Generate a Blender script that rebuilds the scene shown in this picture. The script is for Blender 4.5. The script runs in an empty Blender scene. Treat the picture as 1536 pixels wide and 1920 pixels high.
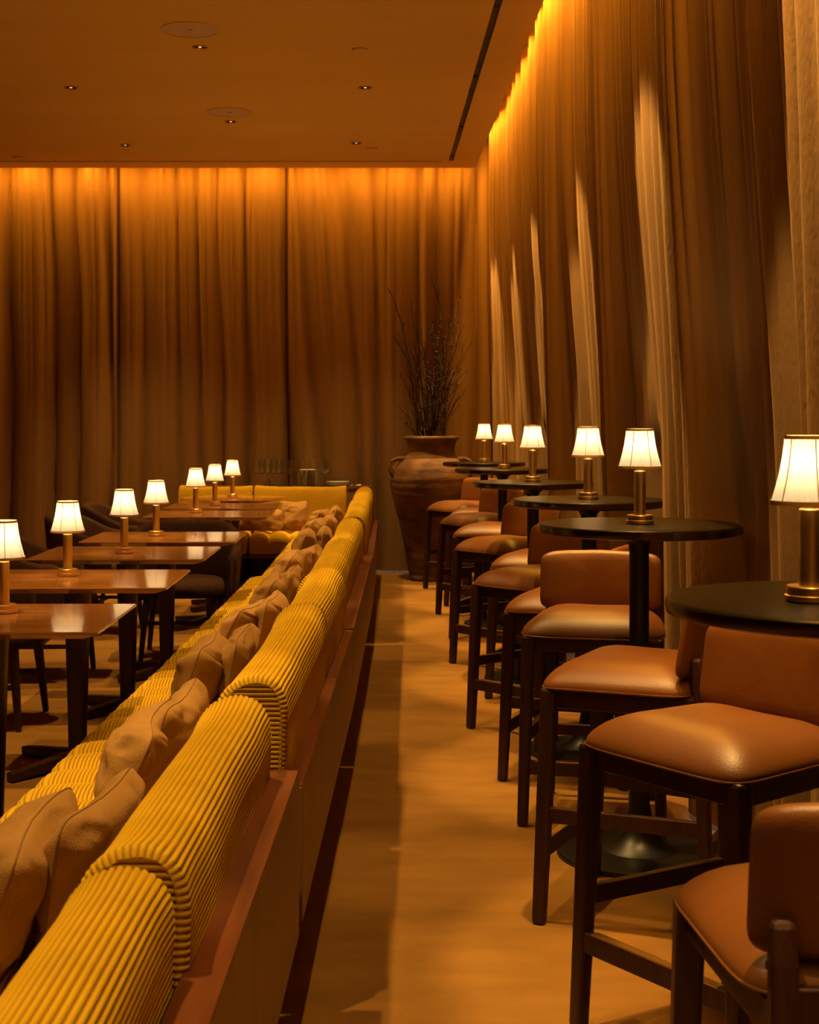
import bpy, math, random
from mathutils import Vector, noise, Matrix

# ---------------------------------------------------------------- camera, world, exposure
C = bpy.context.scene.collection
sc = bpy.context.scene
F, PX, PY, HC = 2700.0, 719.0, 787.0, 1.38          # focal length in pixels, principal point, eye height
cam_d = bpy.data.cameras.new('camera')
cam = bpy.data.objects.new('camera', cam_d); C.objects.link(cam)
cam.location = (0, 0, HC); cam.rotation_euler = (math.pi / 2, 0, 0)
cam_d.sensor_fit = 'HORIZONTAL'; cam_d.sensor_width = 36.0
cam_d.lens = 36.0 * F / 1536.0
cam_d.shift_x = (768 - PX) / 1536.0
cam_d.shift_y = -(960 - PY) / 1536.0
cam_d.clip_start = 0.05
cam_d.dof.use_dof = True; cam_d.dof.focus_distance = 4.6; cam_d.dof.aperture_fstop = 13.0
sc.camera = cam
sc.view_settings.view_transform = 'Standard'; sc.view_settings.look = 'None'
sc.view_settings.gamma = 1.0; sc.view_settings.use_curve_mapping = False
sc.view_settings.exposure = 0.45
sc.cycles.use_denoising = True
sc.cycles.max_bounces = 8; sc.cycles.diffuse_bounces = 2; sc.cycles.glossy_bounces = 4
sc.cycles.transmission_bounces = 8; sc.cycles.sample_clamp_indirect = 4.0
sc.cycles.caustics_reflective = False; sc.cycles.caustics_refractive = False
w = bpy.data.worlds.new('world'); sc.world = w; w.use_nodes = True
w.node_tree.nodes['Background'].inputs[0].default_value = (0.02, 0.012, 0.006, 1)
w.node_tree.nodes['Background'].inputs[1].default_value = 0.2

CEIL = 3.61
SPOT_COL = (1.0, 0.60, 0.18)
COVE_COL = (1.0, 0.42, 0.035)
BULB_COL = (1.0, 0.66, 0.30)
P_DOWN, P_TRACK, P_COVE, P_BULB = 124.0, 290.0, 18.0, 3.6

def edge_x(y): return 0.817 + (12.75 - y) * 0.00706       # right edge of the ceiling
def slot_x(y): return 0.5825 + (12.44 - y) * 0.0068

def add_spot(name, loc, power, size_deg, blend=0.4, parent=None):
    d = bpy.data.lights.new(name, 'SPOT'); d.energy = power; d.color = SPOT_COL
    d.spot_size = math.radians(size_deg); d.spot_blend = blend; d.shadow_soft_size = 0.03
    o = bpy.data.objects.new(name, d); C.objects.link(o); o.location = loc
    if parent: o.parent = parent
    return o

def add_cove(name, loc, sx, sy, power):
    d = bpy.data.lights.new(name, 'AREA'); d.shape = 'RECTANGLE'; d.size = sx; d.size_y = sy
    d.energy = power; d.color = COVE_COL
    o = bpy.data.objects.new(name, d); C.objects.link(o); o.location = loc
    return o
add_cove('cove_light_right', (edge_x(5) + 0.030, 5.2, CEIL + 0.30), 0.03, 15.0, P_COVE * 12.5).rotation_euler[2] = math.atan(0.00706)
add_cove('cove_light_back', (-2.5, 12.80, CEIL + 0.09), 6.6, 0.03, P_COVE * 3.2)

# ---------------------------------------------------------------- materials
def principled(name):
    m = bpy.data.materials.new(name); m.use_nodes = True
    nt = m.node_tree
    return m, nt, nt.nodes['Principled BSDF']

def mat(name, col, rough=0.6, metal=0.0, var=0.0, scale=8.0, stretch=(1, 1, 1), bump=0.0, bscale=60.0, bstretch=(1, 1, 1),
        sheen=0.0, coat=0.0, spec=0.5, detail=4.0, col2=None, wave=None, coord='Object'):
    m, nt, b = principled(name)
    b.inputs['Base Color'].default_value = (*col, 1)
    b.inputs['Roughness'].default_value = rough
    b.inputs['Metallic'].default_value = metal
    b.inputs['Specular IOR Level'].default_value = spec
    if sheen:
        b.inputs['Sheen Weight'].default_value = sheen
        b.inputs['Sheen Roughness'].default_value = 0.4
        b.inputs['Sheen Tint'].default_value = (min(1, col[0] * 1.6), min(1, col[1] * 1.6), min(1, col[2] * 1.6), 1)
    if coat:
        b.inputs['Coat Weight'].default_value = coat; b.inputs['Coat Roughness'].default_value = 0.08
    tc = nt.nodes.new('ShaderNodeTexCoord')
    def noise_node(sc_, st, det):
        mp = nt.nodes.new('ShaderNodeMapping'); mp.inputs['Scale'].default_value = st
        n = nt.nodes.new('ShaderNodeTexNoise'); n.inputs['Scale'].default_value = sc_; n.inputs['Detail'].default_value = det
        nt.links.new(tc.outputs[coord], mp.inputs[0]); nt.links.new(mp.outputs[0], n.inputs['Vector'])
        return n
    if var or col2:
        n = noise_node(scale, stretch, detail)
        r = nt.nodes.new('ShaderNodeValToRGB')
        r.color_ramp.elements[0].position = 0.3; r.color_ramp.elements[1].position = 0.72
        c0 = col2 if col2 else tuple(max(0, c * (1 - var)) for c in col)
        c1 = col if col2 else tuple(min(1, c * (1 + var)) for c in col)
        r.color_ramp.elements[0].color = (*c0, 1); r.color_ramp.elements[1].color = (*c1, 1)
        nt.links.new(n.outputs['Fac'], r.inputs[0]); nt.links.new(r.outputs[0], b.inputs['Base Color'])
    if bump:
        n = noise_node(bscale, bstretch, 3.0)
        bp = nt.nodes.new('ShaderNodeBump'); bp.inputs['Strength'].default_value = bump; bp.inputs['Distance'].default_value = 0.01
        nt.links.new(n.outputs['Fac'], bp.inputs['Height']); nt.links.new(bp.outputs[0], b.inputs['Normal'])
    return m

M = {}
M['carpet'] = mat('carpet', (0.30, 0.148, 0.032), 0.95, var=0.15, scale=4.0, stretch=(0.9, 2.2, 1), bump=0.5, bscale=220, sheen=0.25, spec=0.1, detail=7)
M['ceiling'] = mat('ceiling_plaster', (0.80, 0.54, 0.13), 0.8, var=0.04, scale=0.8, stretch=(0.4, 2.5, 1), spec=0.2)
M['wall'] = mat('wall_paint', (0.20, 0.11, 0.05), 0.9)
M['black'] = mat('black_matt', (0.006, 0.004, 0.003), 0.6, spec=0.2)
M['track'] = mat('track_metal', (0.02, 0.008, 0.004), 0.5, metal=0.0)
M['curtain'] = mat('curtain_linen_velvet', (0.26, 0.150, 0.062), 0.9, var=0.10, scale=3, stretch=(3, 3, 0.25), bump=0.25, bscale=90, bstretch=(1, 1, 0.35), sheen=0.35, spec=0.1)
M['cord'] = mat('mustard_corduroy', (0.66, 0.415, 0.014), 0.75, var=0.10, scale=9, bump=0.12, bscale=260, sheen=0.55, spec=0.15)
def groove_mix(m, groove_col):
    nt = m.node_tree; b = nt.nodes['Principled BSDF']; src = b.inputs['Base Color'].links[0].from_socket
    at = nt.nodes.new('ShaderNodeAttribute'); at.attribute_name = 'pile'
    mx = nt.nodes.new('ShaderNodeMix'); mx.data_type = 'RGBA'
    nt.links.new(at.outputs['Fac'], mx.inputs['Factor']); mx.inputs['A'].default_value = (*groove_col, 1)
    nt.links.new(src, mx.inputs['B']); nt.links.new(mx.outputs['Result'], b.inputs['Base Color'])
groove_mix(M['cord'], (0.29, 0.125, 0.007))  # colour follows rib height: crests mustard, grooves between the ribs browner
M['linen'] = mat('tan_linen', (0.38, 0.21, 0.066), 0.9, var=0.12, scale=10, bump=0.3, bscale=300, sheen=0.2, spec=0.1)
M['seam'] = mat('seam_thread', (0.26, 0.14, 0.05), 0.9)
M['ledge'] = mat('reddish_wood', (0.15, 0.042, 0.010), 0.42, var=0.35, scale=5, stretch=(6, 0.5, 6))
M['panel'] = mat('veneer_panel', (0.24, 0.14, 0.030), 0.5, var=0.12, scale=4, stretch=(3, 3, 0.3))
M['plinth'] = mat('dark_plinth', (0.02, 0.008, 0.004), 0.7)
M['walnut'] = mat('walnut_top', (0.46, 0.19, 0.048), 0.17, col2=(0.19, 0.062, 0.015), scale=4, stretch=(0.6, 6, 6), bump=0.04, bscale=30, bstretch=(0.5, 6, 6), detail=8, coat=0.7)
M['darkwood'] = mat('dark_stained_wood', (0.036, 0.0105, 0.0042), 0.42, var=0.3, scale=14, stretch=(5, 5, 0.5), bump=0.1, bscale=80, bstretch=(3, 3, .3))
M['leather'] = mat('caramel_leather', (0.170, 0.058, 0.011), 0.42, var=0.10, scale=6, bump=0.10, bscale=260, spec=0.5)
M['blacktop'] = mat('black_table_top', (0.007, 0.005, 0.003), 0.30, spec=0.25)
M['blackmetal'] = mat('black_metal', (0.008, 0.007, 0.006), 0.38, metal=0.0, spec=0.5)
M['rim'] = mat('dark_bronze_rim', (0.14, 0.09, 0.035), 0.22, metal=1.0)
M['brass'] = mat('brushed_brass', (0.88, 0.64, 0.26), 0.32, metal=1.0, var=0.06, scale=30, stretch=(1, 1, 0.1))
M['brass_dark'] = mat('aged_brass', (0.45, 0.24, 0.07), 0.3, metal=1.0)
M['trim'] = mat('shade_braid', (0.55, 0.34, 0.12), 0.8)
M['terracotta'] = mat('terracotta', (0.25, 0.125, 0.045), 0.85, col2=(0.075, 0.028, 0.010), scale=5, stretch=(1, 1, 1.7), bump=0.5, bscale=30, bstretch=(0.8, 0.8, 2), detail=10)
M['branch'] = mat('branch_bark', (0.022, 0.007, 0.004), 0.5)
M['bud'] = mat('bud', (0.09, 0.035, 0.015), 0.6)
M['dark_fabric'] = mat('charcoal_brown_wool', (0.052, 0.023, 0.012), 0.95, var=0.2, scale=40, bump=0.3, bscale=300, sheen=0.12, spec=0.1)
M['porcelain'] = mat('porcelain', (0.72, 0.70, 0.64), 0.25)
M['napkin'] = mat('napkin_cloth', (0.8, 0.72, 0.58), 0.8)
M['speaker'] = mat('speaker_grille', (0.66, 0.50, 0.28), 0.7)

def emis(name, col, strength):
    m = bpy.data.materials.new(name); m.use_nodes = True
    nt = m.node_tree; nt.nodes.clear()
    e = nt.nodes.new('ShaderNodeEmission'); o = nt.nodes.new('ShaderNodeOutputMaterial')
    e.inputs[0].default_value = (*col, 1); e.inputs[1].default_value = strength
    nt.links.new(e.outputs[0], o.inputs[0]); return m
M['lens'] = emis('downlight_lens', (1, 0.72, 0.38), 1.0)
M['sky_pane'] = emis('dusk_window', (0.55, 0.68, 1.0), 0.6)

def shade_mat():
    m = bpy.data.materials.new('pleated_shade_silk'); m.use_nodes = True
    nt = m.node_tree; nt.nodes.clear()
    out = nt.nodes.new('ShaderNodeOutputMaterial'); add = nt.nodes.new('ShaderNodeAddShader')
    mix = nt.nodes.new('ShaderNodeMixShader'); mix.inputs[0].default_value = 0.6
    d = nt.nodes.new('ShaderNodeBsdfDiffuse'); d.inputs[0].default_value = (0.55, 0.43, 0.25, 1)
    t = nt.nodes.new('ShaderNodeBsdfTranslucent'); t.inputs[0].default_value = (0.15, 0.16, 0.158, 1)
    e = nt.nodes.new('ShaderNodeEmission'); e.inputs[0].default_value = (1, 0.78, 0.42, 1); e.inputs[1].default_value = 0.15
    nt.links.new(d.outputs[0], mix.inputs[1]); nt.links.new(t.outputs[0], mix.inputs[2])
    nt.links.new(mix.outputs[0], add.inputs[0]); nt.links.new(e.outputs[0], add.inputs[1])
    nt.links.new(add.outputs[0], out.inputs[0]); return m
M['shade'] = shade_mat()

def glass_mat():
    m, nt, b = principled('clear_glass')
    b.inputs['Base Color'].default_value = (1, 1, 1, 1); b.inputs['Roughness'].default_value = 0.07
    b.inputs['Transmission Weight'].default_value = 1.0; b.inputs['IOR'].default_value = 1.45
    return m
M['glass'] = glass_mat()

# ---------------------------------------------------------------- mesh helpers
class MB:
    def __init__(s): s.v = []; s.f = []; s.pile = None
    def add(s, vs, fs):
        o = len(s.v); s.v += [tuple(p) for p in vs]; s.f += [tuple(i + o for i in f) for f in fs]; return s
    def box(s, x0, x1, y0, y1, z0, z1):
        return s.hexa([(x0, y0, z0), (x1, y0, z0), (x1, y1, z0), (x0, y1, z0)], [(x0, y0, z1), (x1, y0, z1), (x1, y1, z1), (x0, y1, z1)])
    def hexa(s, bot, top):
        return s.add(list(bot) + list(top), [(3, 2, 1, 0), (4, 5, 6, 7), (0, 1, 5, 4), (1, 2, 6, 5), (2, 3, 7, 6), (3, 0, 4, 7)])
    def bar(s, p, q, w0, h0, w1=None, h1=None, up=(0, 0, 1)):
        w1 = w0 if w1 is None else w1; h1 = h0 if h1 is None else h1
        p, q = Vector(p), Vector(q); d = (q - p).normalized(); u = Vector(up)
        if abs(d.dot(u)) > 0.95: u = Vector((0, 1, 0))
        a = d.cross(u).normalized(); b = a.cross(d).normalized()
        R = lambda c, w_, h_: [c - a * w_ / 2 - b * h_ / 2, c + a * w_ / 2 - b * h_ / 2, c + a * w_ / 2 + b * h_ / 2, c - a * w_ / 2 + b * h_ / 2]
        return s.hexa(R(p, w0, h0), R(q, w1, h1))
    def loft(s, rings, closed=True, cap=True):
        n = len(rings[0]); vs = [p for r in rings for p in r]; fs = []
        for i in range(len(rings) - 1):
            for j in range(n if closed else n - 1):
                k = (j + 1) % n
                fs.append((i * n + j, i * n + k, (i + 1) * n + k, (i + 1) * n + j))
        if cap and closed:
            fs.append(tuple(reversed(range(n)))); fs.append(tuple(range((len(rings) - 1) * n, len(rings) * n)))
        return s.add(vs, fs)
    def lathe(s, prof, n=32, cx=0, cy=0, cap=True, wob=None):
        rings = []
        for (r, z) in prof:
            rings.append([(cx + r * (1 + (wob(a, z) if wob else 0)) * math.cos(a), cy + r * (1 + (wob(a, z) if wob else 0)) * math.sin(a), z) for a in [2 * math.pi * k / n for k in range(n)]])
        return s.loft(rings, True, cap)
    def tube(s, pts, rad, n=8):
        rings = []; m = len(pts)
        for i, p in enumerate(pts):
            p = Vector(p); d = (Vector(pts[min(i + 1, m - 1)]) - Vector(pts[max(i - 1, 0)])).normalized()
            u = Vector((0, 0, 1)) if abs(d.z) < 0.9 else Vector((1, 0, 0))
            a = d.cross(u).normalized(); b = a.cross(d).normalized()
            r = rad[i] if isinstance(rad, (list, tuple)) else rad
            rings.append([p + (a * math.cos(t) + b * math.sin(t)) * r for t in [2 * math.pi * k / n for k in range(n)]])
        return s.loft(rings)
    def ring_tube(s, pts, r, n=6):
        m = len(pts); rings = []
        for i in range(m):
            p = Vector(pts[i]); d = (Vector(pts[(i + 1) % m]) - Vector(pts[i - 1])).normalized()
            u = Vector((0.3, 0.2, 1)).normalized()
            if abs(d.dot(u)) > 0.9: u = Vector((1, 0, 0))
            a = d.cross(u).normalized(); b = a.cross(d).normalized()
            rings.append([p + (a * math.cos(t) + b * math.sin(t)) * r for t in [2 * math.pi * k / n for k in range(n)]])
        rings.append(rings[0])
        return s.loft(rings, True, False)
    def grid(s, fn, nu, nv):
        vs = [fn(i, j) for i in range(nu) for j in range(nv)]
        fs = [(i * nv + j, (i + 1) * nv + j, (i + 1) * nv + j + 1, i * nv + j + 1) for i in range(nu - 1) for j in range(nv - 1)]
        return s.add(vs, fs)
    def pad(s, outline, rings, fn):
        n = len(outline); vs = []; fs = []
        vs.append(fn(0, 0, rings[0][1]))
        for (sc_, h) in rings[1:-1]:
            for (u, v) in outline: vs.append(fn(u * sc_, v * sc_, h))
        vs.append(fn(0, 0, rings[-1][1])); last = len(vs) - 1; R = len(rings) - 2
        for j in range(n):
            k = (j + 1) % n
            fs.append((0, 1 + k, 1 + j))
            for r in range(R - 1):
                a, b = 1 + r * n, 1 + (r + 1) * n
                fs.append((a + j, a + k, b + k, b + j))
            a = 1 + (R - 1) * n
            fs.append((a + j, a + k, last))
        return s.add(vs, fs)
    def build(s, name, m, parent=None, smooth=35, bevel=0.0, kind=None, label=None, cat=None, group=None, loc=None, rz=None):
        me = bpy.data.meshes.new(name); me.from_pydata(s.v, [], s.f); me.update()
        me.materials.append(M[m] if isinstance(m, str) else m)
        import bmesh
        bm = bmesh.new(); bm.from_mesh(me); bmesh.ops.recalc_face_normals(bm, faces=bm.faces); bm.to_mesh(me); bm.free()
        if smooth:
            me.polygons.foreach_set('use_smooth', [True] * len(me.polygons)); me.set_sharp_from_angle(angle=math.radians(smooth))
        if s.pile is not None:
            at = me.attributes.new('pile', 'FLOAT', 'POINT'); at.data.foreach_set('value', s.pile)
        o = bpy.data.objects.new(name, me); C.objects.link(o)
        if parent: o.parent = parent
        if bevel:
            b = o.modifiers.new('bevel', 'BEVEL'); b.width = bevel; b.segments = 2; b.limit_method = 'ANGLE'; b.angle_limit = math.radians(40)
        tag(o, label, cat, group, kind)
        if loc: o.location = loc
        if rz is not None: o.rotation_euler[2] = rz
        return o

def tag(o, label=None, cat=None, group=None, kind=None):
    if label: o['label'] = label
    if cat: o['category'] = cat
    if group: o['group'] = group
    if kind: o['kind'] = kind
    return o
def thing(name, label, cat, loc=(0, 0, 0), rz=0, group=None):
    o = bpy.data.objects.new(name, None); C.objects.link(o); o.empty_display_size = 0.1
    o.location = loc; o.rotation_euler[2] = rz
    return tag(o, label, cat, group)
def kids(o): return [c for c in KIDS.get(o.name, [])]
def copy_thing(root, loc, rz, label, group=None):
    def rec(o, parent):
        c = o.copy(); C.objects.link(c); c.parent = parent
        for ch in [x for x in bpy.data.objects if x.parent == o]:
            rec(ch, c)
        return c
    r = rec(root, None); r.location = loc; r.rotation_euler[2] = rz; r['label'] = label
    if group: r['group'] = group
    return r
def superellipse(a, b, n, k):
    out = []
    for i in range(k):
        t = 2 * math.pi * i / k; c, s_ = math.cos(t), math.sin(t)
        out.append((a * math.copysign(abs(c) ** (2 / n), c), b * math.copysign(abs(s_) ** (2 / n), s_)))
    return out
def wx(px, y): return (px - PX) * y / F        # world x of a column at depth y
def lerp(a, b, t): return a + (b - a) * t
def smooth01(t): t = max(0, min(1, t)); return t * t * (3 - 2 * t)

# ---------------------------------------------------------------- the room
XL, YN = -5.6, -2.6
MB().box(XL, 1.5, YN, 13.4, -0.1, 0).build('floor', 'carpet', kind='structure', smooth=0)
cb = MB()
def prism(mb, pts, z0, z1): mb.hexa([(x, y, z0) for x, y in pts], [(x, y, z1) for x, y in pts])
HW = 0.021
prism(cb, [(XL, YN), (slot_x(YN) - HW, YN), (slot_x(12.41) - HW, 12.41), (XL, 12.41)], CEIL, CEIL + 0.1)
prism(cb, [(slot_x(YN) + HW, YN), (edge_x(YN), YN), (edge_x(12.41), 12.41), (slot_x(12.41) + HW, 12.41)], CEIL, CEIL + 0.1)
prism(cb, [(XL, 12.455), (0.50, 12.455), (0.50, 12.75), (XL, 12.75)], CEIL, CEIL + 0.1)
prism(cb, [(0.50, 12.41), (edge_x(12.41), 12.41), (edge_x(12.75), 12.75), (0.50, 12.75)], CEIL, CEIL + 0.1)
ceiling = cb.build('ceiling', 'ceiling', kind='structure', smooth=0)
MB().box(XL, 1.5, YN, 13.4, CEIL + 0.42, CEIL + 0.5).build('trim_1', 'wall', kind='structure', smooth=0)
MB().box(XL, 1.5, 13.3, 13.4, 0, CEIL + 0.42).build('wall_back', 'wall', kind='structure', smooth=0)
MB().box(1.42, 1.5, YN, 13.3, 0, CEIL + 0.42).build('wall_right', 'wall', kind='structure', smooth=0)
MB().box(XL - 0.1, XL, YN, 13.4, 0, CEIL + 0.42).build('wall_left', 'wall', kind='structure', smooth=0)
MB().box(XL, 1.5, YN - 0.1, YN, 0, CEIL + 0.42).build('wall_front', 'wall', kind='structure', smooth=0)
# slot linings in the ceiling, with the divisions of the lighting track
tb = MB()
prism(tb, [(slot_x(YN) - HW - .02, YN), (slot_x(YN) + HW + .02, YN), (slot_x(12.41) + HW + .02, 12.43), (slot_x(12.41) - HW - .02, 12.43)], CEIL + 0.05, CEIL + 0.12)
tb.build('slot_lining', 'black', ceiling, smooth=0)
MB().box(XL, 0.52, 12.40, 12.47, CEIL + 0.03, CEIL + 0.11).build('slot_lining', 'black', ceiling, smooth=0)
for k in range(16):
    y = 12.1 - k * 0.66
    MB().box(slot_x(y) - HW, slot_x(y) + HW, y - 0.322, y + 0.322, CEIL + 0.012, CEIL + 0.05).build('track_segment', 'track', ceiling, smooth=0, bevel=0.004)
# windows hidden by the curtains: only a thin line of dusk shows under the hems
wn = MB().box(-1.0, 1.1, 13.26, 13.29, 0.0, 2.4).build('window_1', 'sky_pane', kind='structure', smooth=0)
MB().box(-1.0, 1.1, 13.24, 13.30, 2.4, 2.5).build('window_frame', 'wall', wn, smooth=0)
wn = MB().box(1.38, 1.41, 2.8, 9.0, 0.0, 2.4).build('window_2', 'sky_pane', kind='structure', smooth=0)
MB().box(1.36, 1.42, 2.8, 9.0, 2.4, 2.5).build('window_frame', 'wall', wn, smooth=0)
# cove profiles that carry the hidden light strips
cp = MB(); prism(cp, [(edge_x(YN) + .005, YN), (edge_x(YN) + .055, YN), (edge_x(12.75) + .055, 12.7), (edge_x(12.75) + .005, 12.7)], CEIL + 0.305, CEIL + 0.33)
tag(cp.build('cove_profile', 'track', smooth=0), 'slim metal light profile in the cove above the bar tables', 'light profile')
tag(MB().box(-5.5, 0.79, 12.775, 12.825, CEIL + 0.095, CEIL + 0.12).build('cove_profile', 'track', smooth=0), 'slim metal light profile in the cove above the back curtain', 'light profile')

# ---------------------------------------------------------------- curtains
rnd = random.Random(11)
def fold_table(a, b, wmin, wmax, amin, amax, rr, fixed=None):
    edges = [a]; 
    while edges[-1] < b: edges.append(edges[-1] + rr.uniform(wmin, wmax))
    amps = [rr.uniform(amin, amax) for _ in edges]
    return edges, amps
def fold_val(tab, t, pw=0.6):
    e, a = tab
    lo, hi = 0, len(e) - 2
    if t <= e[0]: return 0.0
    if t >= e[-1]: return 0.0
    while lo < hi:
        mid = (lo + hi + 1) // 2
        if e[mid] <= t: lo = mid
        else: hi = mid - 1
    u = (t - e[lo]) / (e[lo + 1] - e[lo])
    return a[lo] * (math.sin(math.pi * u) ** pw)
TABLE_Y = [2.64, 4.57, 5.99, 7.67, 9.73, 11.17]
TABLE_X = [0.844, 0.812, 0.855, 0.797, 0.805, 0.782]
ZT = CEIL + 0.36
R = math.radians
STOOLS = [((.685, 2.03), 180, 'caramel leather bar stool in the bottom right corner, its back to the camera'),
          ((.745, 3.20), -55, 'large caramel leather bar stool behind the nearest bar table, facing the aisle'),
          ((.715, 4.06), -117, 'caramel leather bar stool seen edge-on between the nearest and second bar tables'),
          ((.745, 5.04), -13, 'caramel leather bar stool with its whole backrest facing the camera'),
          ((.735, 5.64), -113, 'caramel leather bar stool on the near side of the third bar table'),
          ((.70, 6.42), -45, 'caramel leather bar stool on the far side of the third bar table'),
          ((.80, 7.26), -113, 'caramel leather bar stool on the near side of the fourth bar table'),
          ((.70, 8.12), -48, 'caramel leather bar stool on the far side of the fourth bar table'),
          ((.71, 9.21), -113, 'caramel leather bar stool on the near side of the fifth bar table'),
          ((.695, 10.16), -50, 'caramel leather bar stool on the far side of the fifth bar table'),
          ((.745, 10.80), -113, 'caramel leather bar stool on the near side of the farthest bar table'),
          ((.65, 11.72), -50, 'caramel leather bar stool right in front of the clay jar')]
def obstacle_x(y):
    """rightmost furniture at depth y, as (x, height) pairs the curtain hangs against"""
    out = []
    for x0, yt in zip(TABLE_X, TABLE_Y):
        d = abs(y - yt)
        if d < .35: out.append((x0 + math.sqrt(.35 ** 2 - d * d), 1.06))
    for (x0, y0), a, _ in STOOLS:
        c, s_ = math.cos(R(a)), math.sin(R(a)); P = []
        for (u, v) in ((-.26, -.24), (.26, -.24), (.23, .285), (-.23, .285)): P.append((x0 + u * c - v * s_, y0 + u * s_ + v * c))
        xs = []
        for k in range(4):
            p, q = P[k], P[(k + 1) % 4]
            if (p[1] - y) * (q[1] - y) < 0: xs.append(p[0] + (q[0] - p[0]) * (y - p[1]) / (q[1] - p[1]))
        if xs: out.append((max(xs), .93))
    return out
BASE_LOW = 0.315
_g = []
for k in range(780):
    y = -2.6 + k * .02; ob = obstacle_x(y)
    _g.append(min(1.0, max(.30, (edge_x(y) + BASE_LOW - .02 - max([o[0] for o in ob], default=0)) / .24)))
_g = [min(_g[max(0, k - 3):k + 4]) for k in range(len(_g))]
for _ in range(3): _g = [sum(_g[max(0, k - 3):k + 4]) / len(_g[max(0, k - 3):k + 4]) for k in range(len(_g))]
def fold_room(y):
    """how far the folds may swell at depth y before they meet the furniture"""
    k = min(len(_g) - 2, max(0, (y + 2.6) / .02)); i = int(k); return lerp(_g[i], _g[i + 1], k - i)
def curtain_right(a, b, label, seed, lead=()):
    rr = random.Random(seed)
    fine = fold_table(a, b, 0.055, 0.13, 0.025, 0.06, rr)
    e = [a]; amps = []
    for (w_, am_) in lead: e.append(e[-1] + w_); amps.append(am_)
    while e[-1] < b - 0.15:
        wv = rr.uniform(0.20, 0.50); e.append(min(b, e[-1] + wv)); amps.append(rr.uniform(0.10, 0.20))
    e[-1] = b; broad = (e, amps + [0.1])
    n = int((b - a) / 0.0125) + 1; nz = 44
    zs = [0.02 + (ZT - 0.02) * (k / (nz - 1)) for k in range(nz)]
    def fn(i, j):
        y = a + (b - a) * i / (n - 1); z = zs[j]; t = smooth01((z - 0.4) / 3.0)
        warp = 0.10 * noise.noise(Vector((y * 0.7, z * 0.35, seed * 3.1))) * (1 - t * 0.5) + 0.03 * noise.noise(Vector((y * 2.0, z * 0.8, seed)))
        d = (1 - 0.5 * t) * fold_val(broad, y + warp * (1 - .4 * t)) + (0.08 + 0.92 * t) * fold_val(fine, y + warp * 0.5)
        fr = fold_room(y); d *= lerp(fr, fr * .45 + .55, smooth01((z - 1.2) / 1.7))
        x = edge_x(y) + lerp(BASE_LOW, 0.225, t) - d
        for (xo, zo) in obstacle_x(y):
            g = 1 - smooth01((z - zo - .02) / .35); xt = xo + .014
            if g > 0 and xt > x: x = x + (xt - x) * g
        if z > CEIL - .3: x = max(x, edge_x(y) + .09 * smooth01((z - CEIL + .3) / .35))
        x += 0.003 * abs(noise.noise(Vector((y * 14, z * 5, 2))))
        return (x, y, z)
    return MB().grid(fn, n, nz).build('curtain', 'curtain', smooth=80, label=label, cat='curtain', group='floor-length tan curtains')
curtain_right(-2.5, 3.78, 'tan floor-length curtain behind the nearest round bar table', 5, ((.5, .15), (.6, .18), (.5, .15), (.6, .18), (.4, .12), (.6, .18), (.5, .15), (.55, .17), (.5, .14), (.45, .12), (.75, .20)))
curtain_right(3.76, 7.4, 'tan floor-length curtain beside the second and third bar tables from the camera', 7, ((.26, .03), (.22, .11), (.14, .07), (.30, .15), (.62, .20), (.22, .10), (.46, .19)))
curtain_right(7.38, 12.98, 'tan floor-length curtain beside the far bar tables, ending at the room corner', 9)
def curtain_back(a, b, label, seed, lean=0.0):
    rr = random.Random(seed)
    fine = fold_table(a, b, 0.06, 0.14, 0.015, 0.04, rr)
    broad = fold_table(a, b, 0.14, 0.42, 0.06, 0.17, rr)
    n = int((b - a) / 0.0125) + 1; nz = 26
    zs = [0.018 + (ZT - 0.02) * (k / (nz - 1)) for k in range(nz)]
    def fn(i, j):
        x = a + (b - a) * i / (n - 1); z = zs[j]; t = smooth01((z - 0.5) / 3.0)
        warp = 0.07 * noise.noise(Vector((x * 0.8, z * 0.4, seed * 1.7))) + 0.02 * noise.noise(Vector((x * 3, z, seed)))
        if lean: warp += lean * math.exp(-((x - (a + 0.35)) / 0.35) ** 2) * (z / 3.6 - 0.5)
        edge = min(1, (x - a) / 0.05, (b - x) / 0.05)
        d = (0.9 - 0.2 * t) * fold_val(broad, x + warp) + (0.15 + 0.7 * t) * fold_val(fine, x + warp * 0.6)
        y = 13.09 - d * (0.35 + 0.65 * max(0, edge)) + (0.10 * (1 - max(0, edge)))
        return (x, y, z)
    return MB().grid(fn, n, nz).build('curtain', 'curtain', smooth=80, label=label, cat='curtain', group='floor-length tan curtains')
curtain_back(-5.5, wx(222, 12.95), 'tan floor-length curtain on the back wall, leftmost in view', 21)
curtain_back(wx(212, 12.95), wx(543, 12.95), 'tan floor-length back curtain between two dark vertical slits behind dining tables', 23)
curtain_back(wx(532, 12.95), 1.02, 'tan floor-length back curtain behind the clay jar and glasses', 27, lean=0.35)

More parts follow.
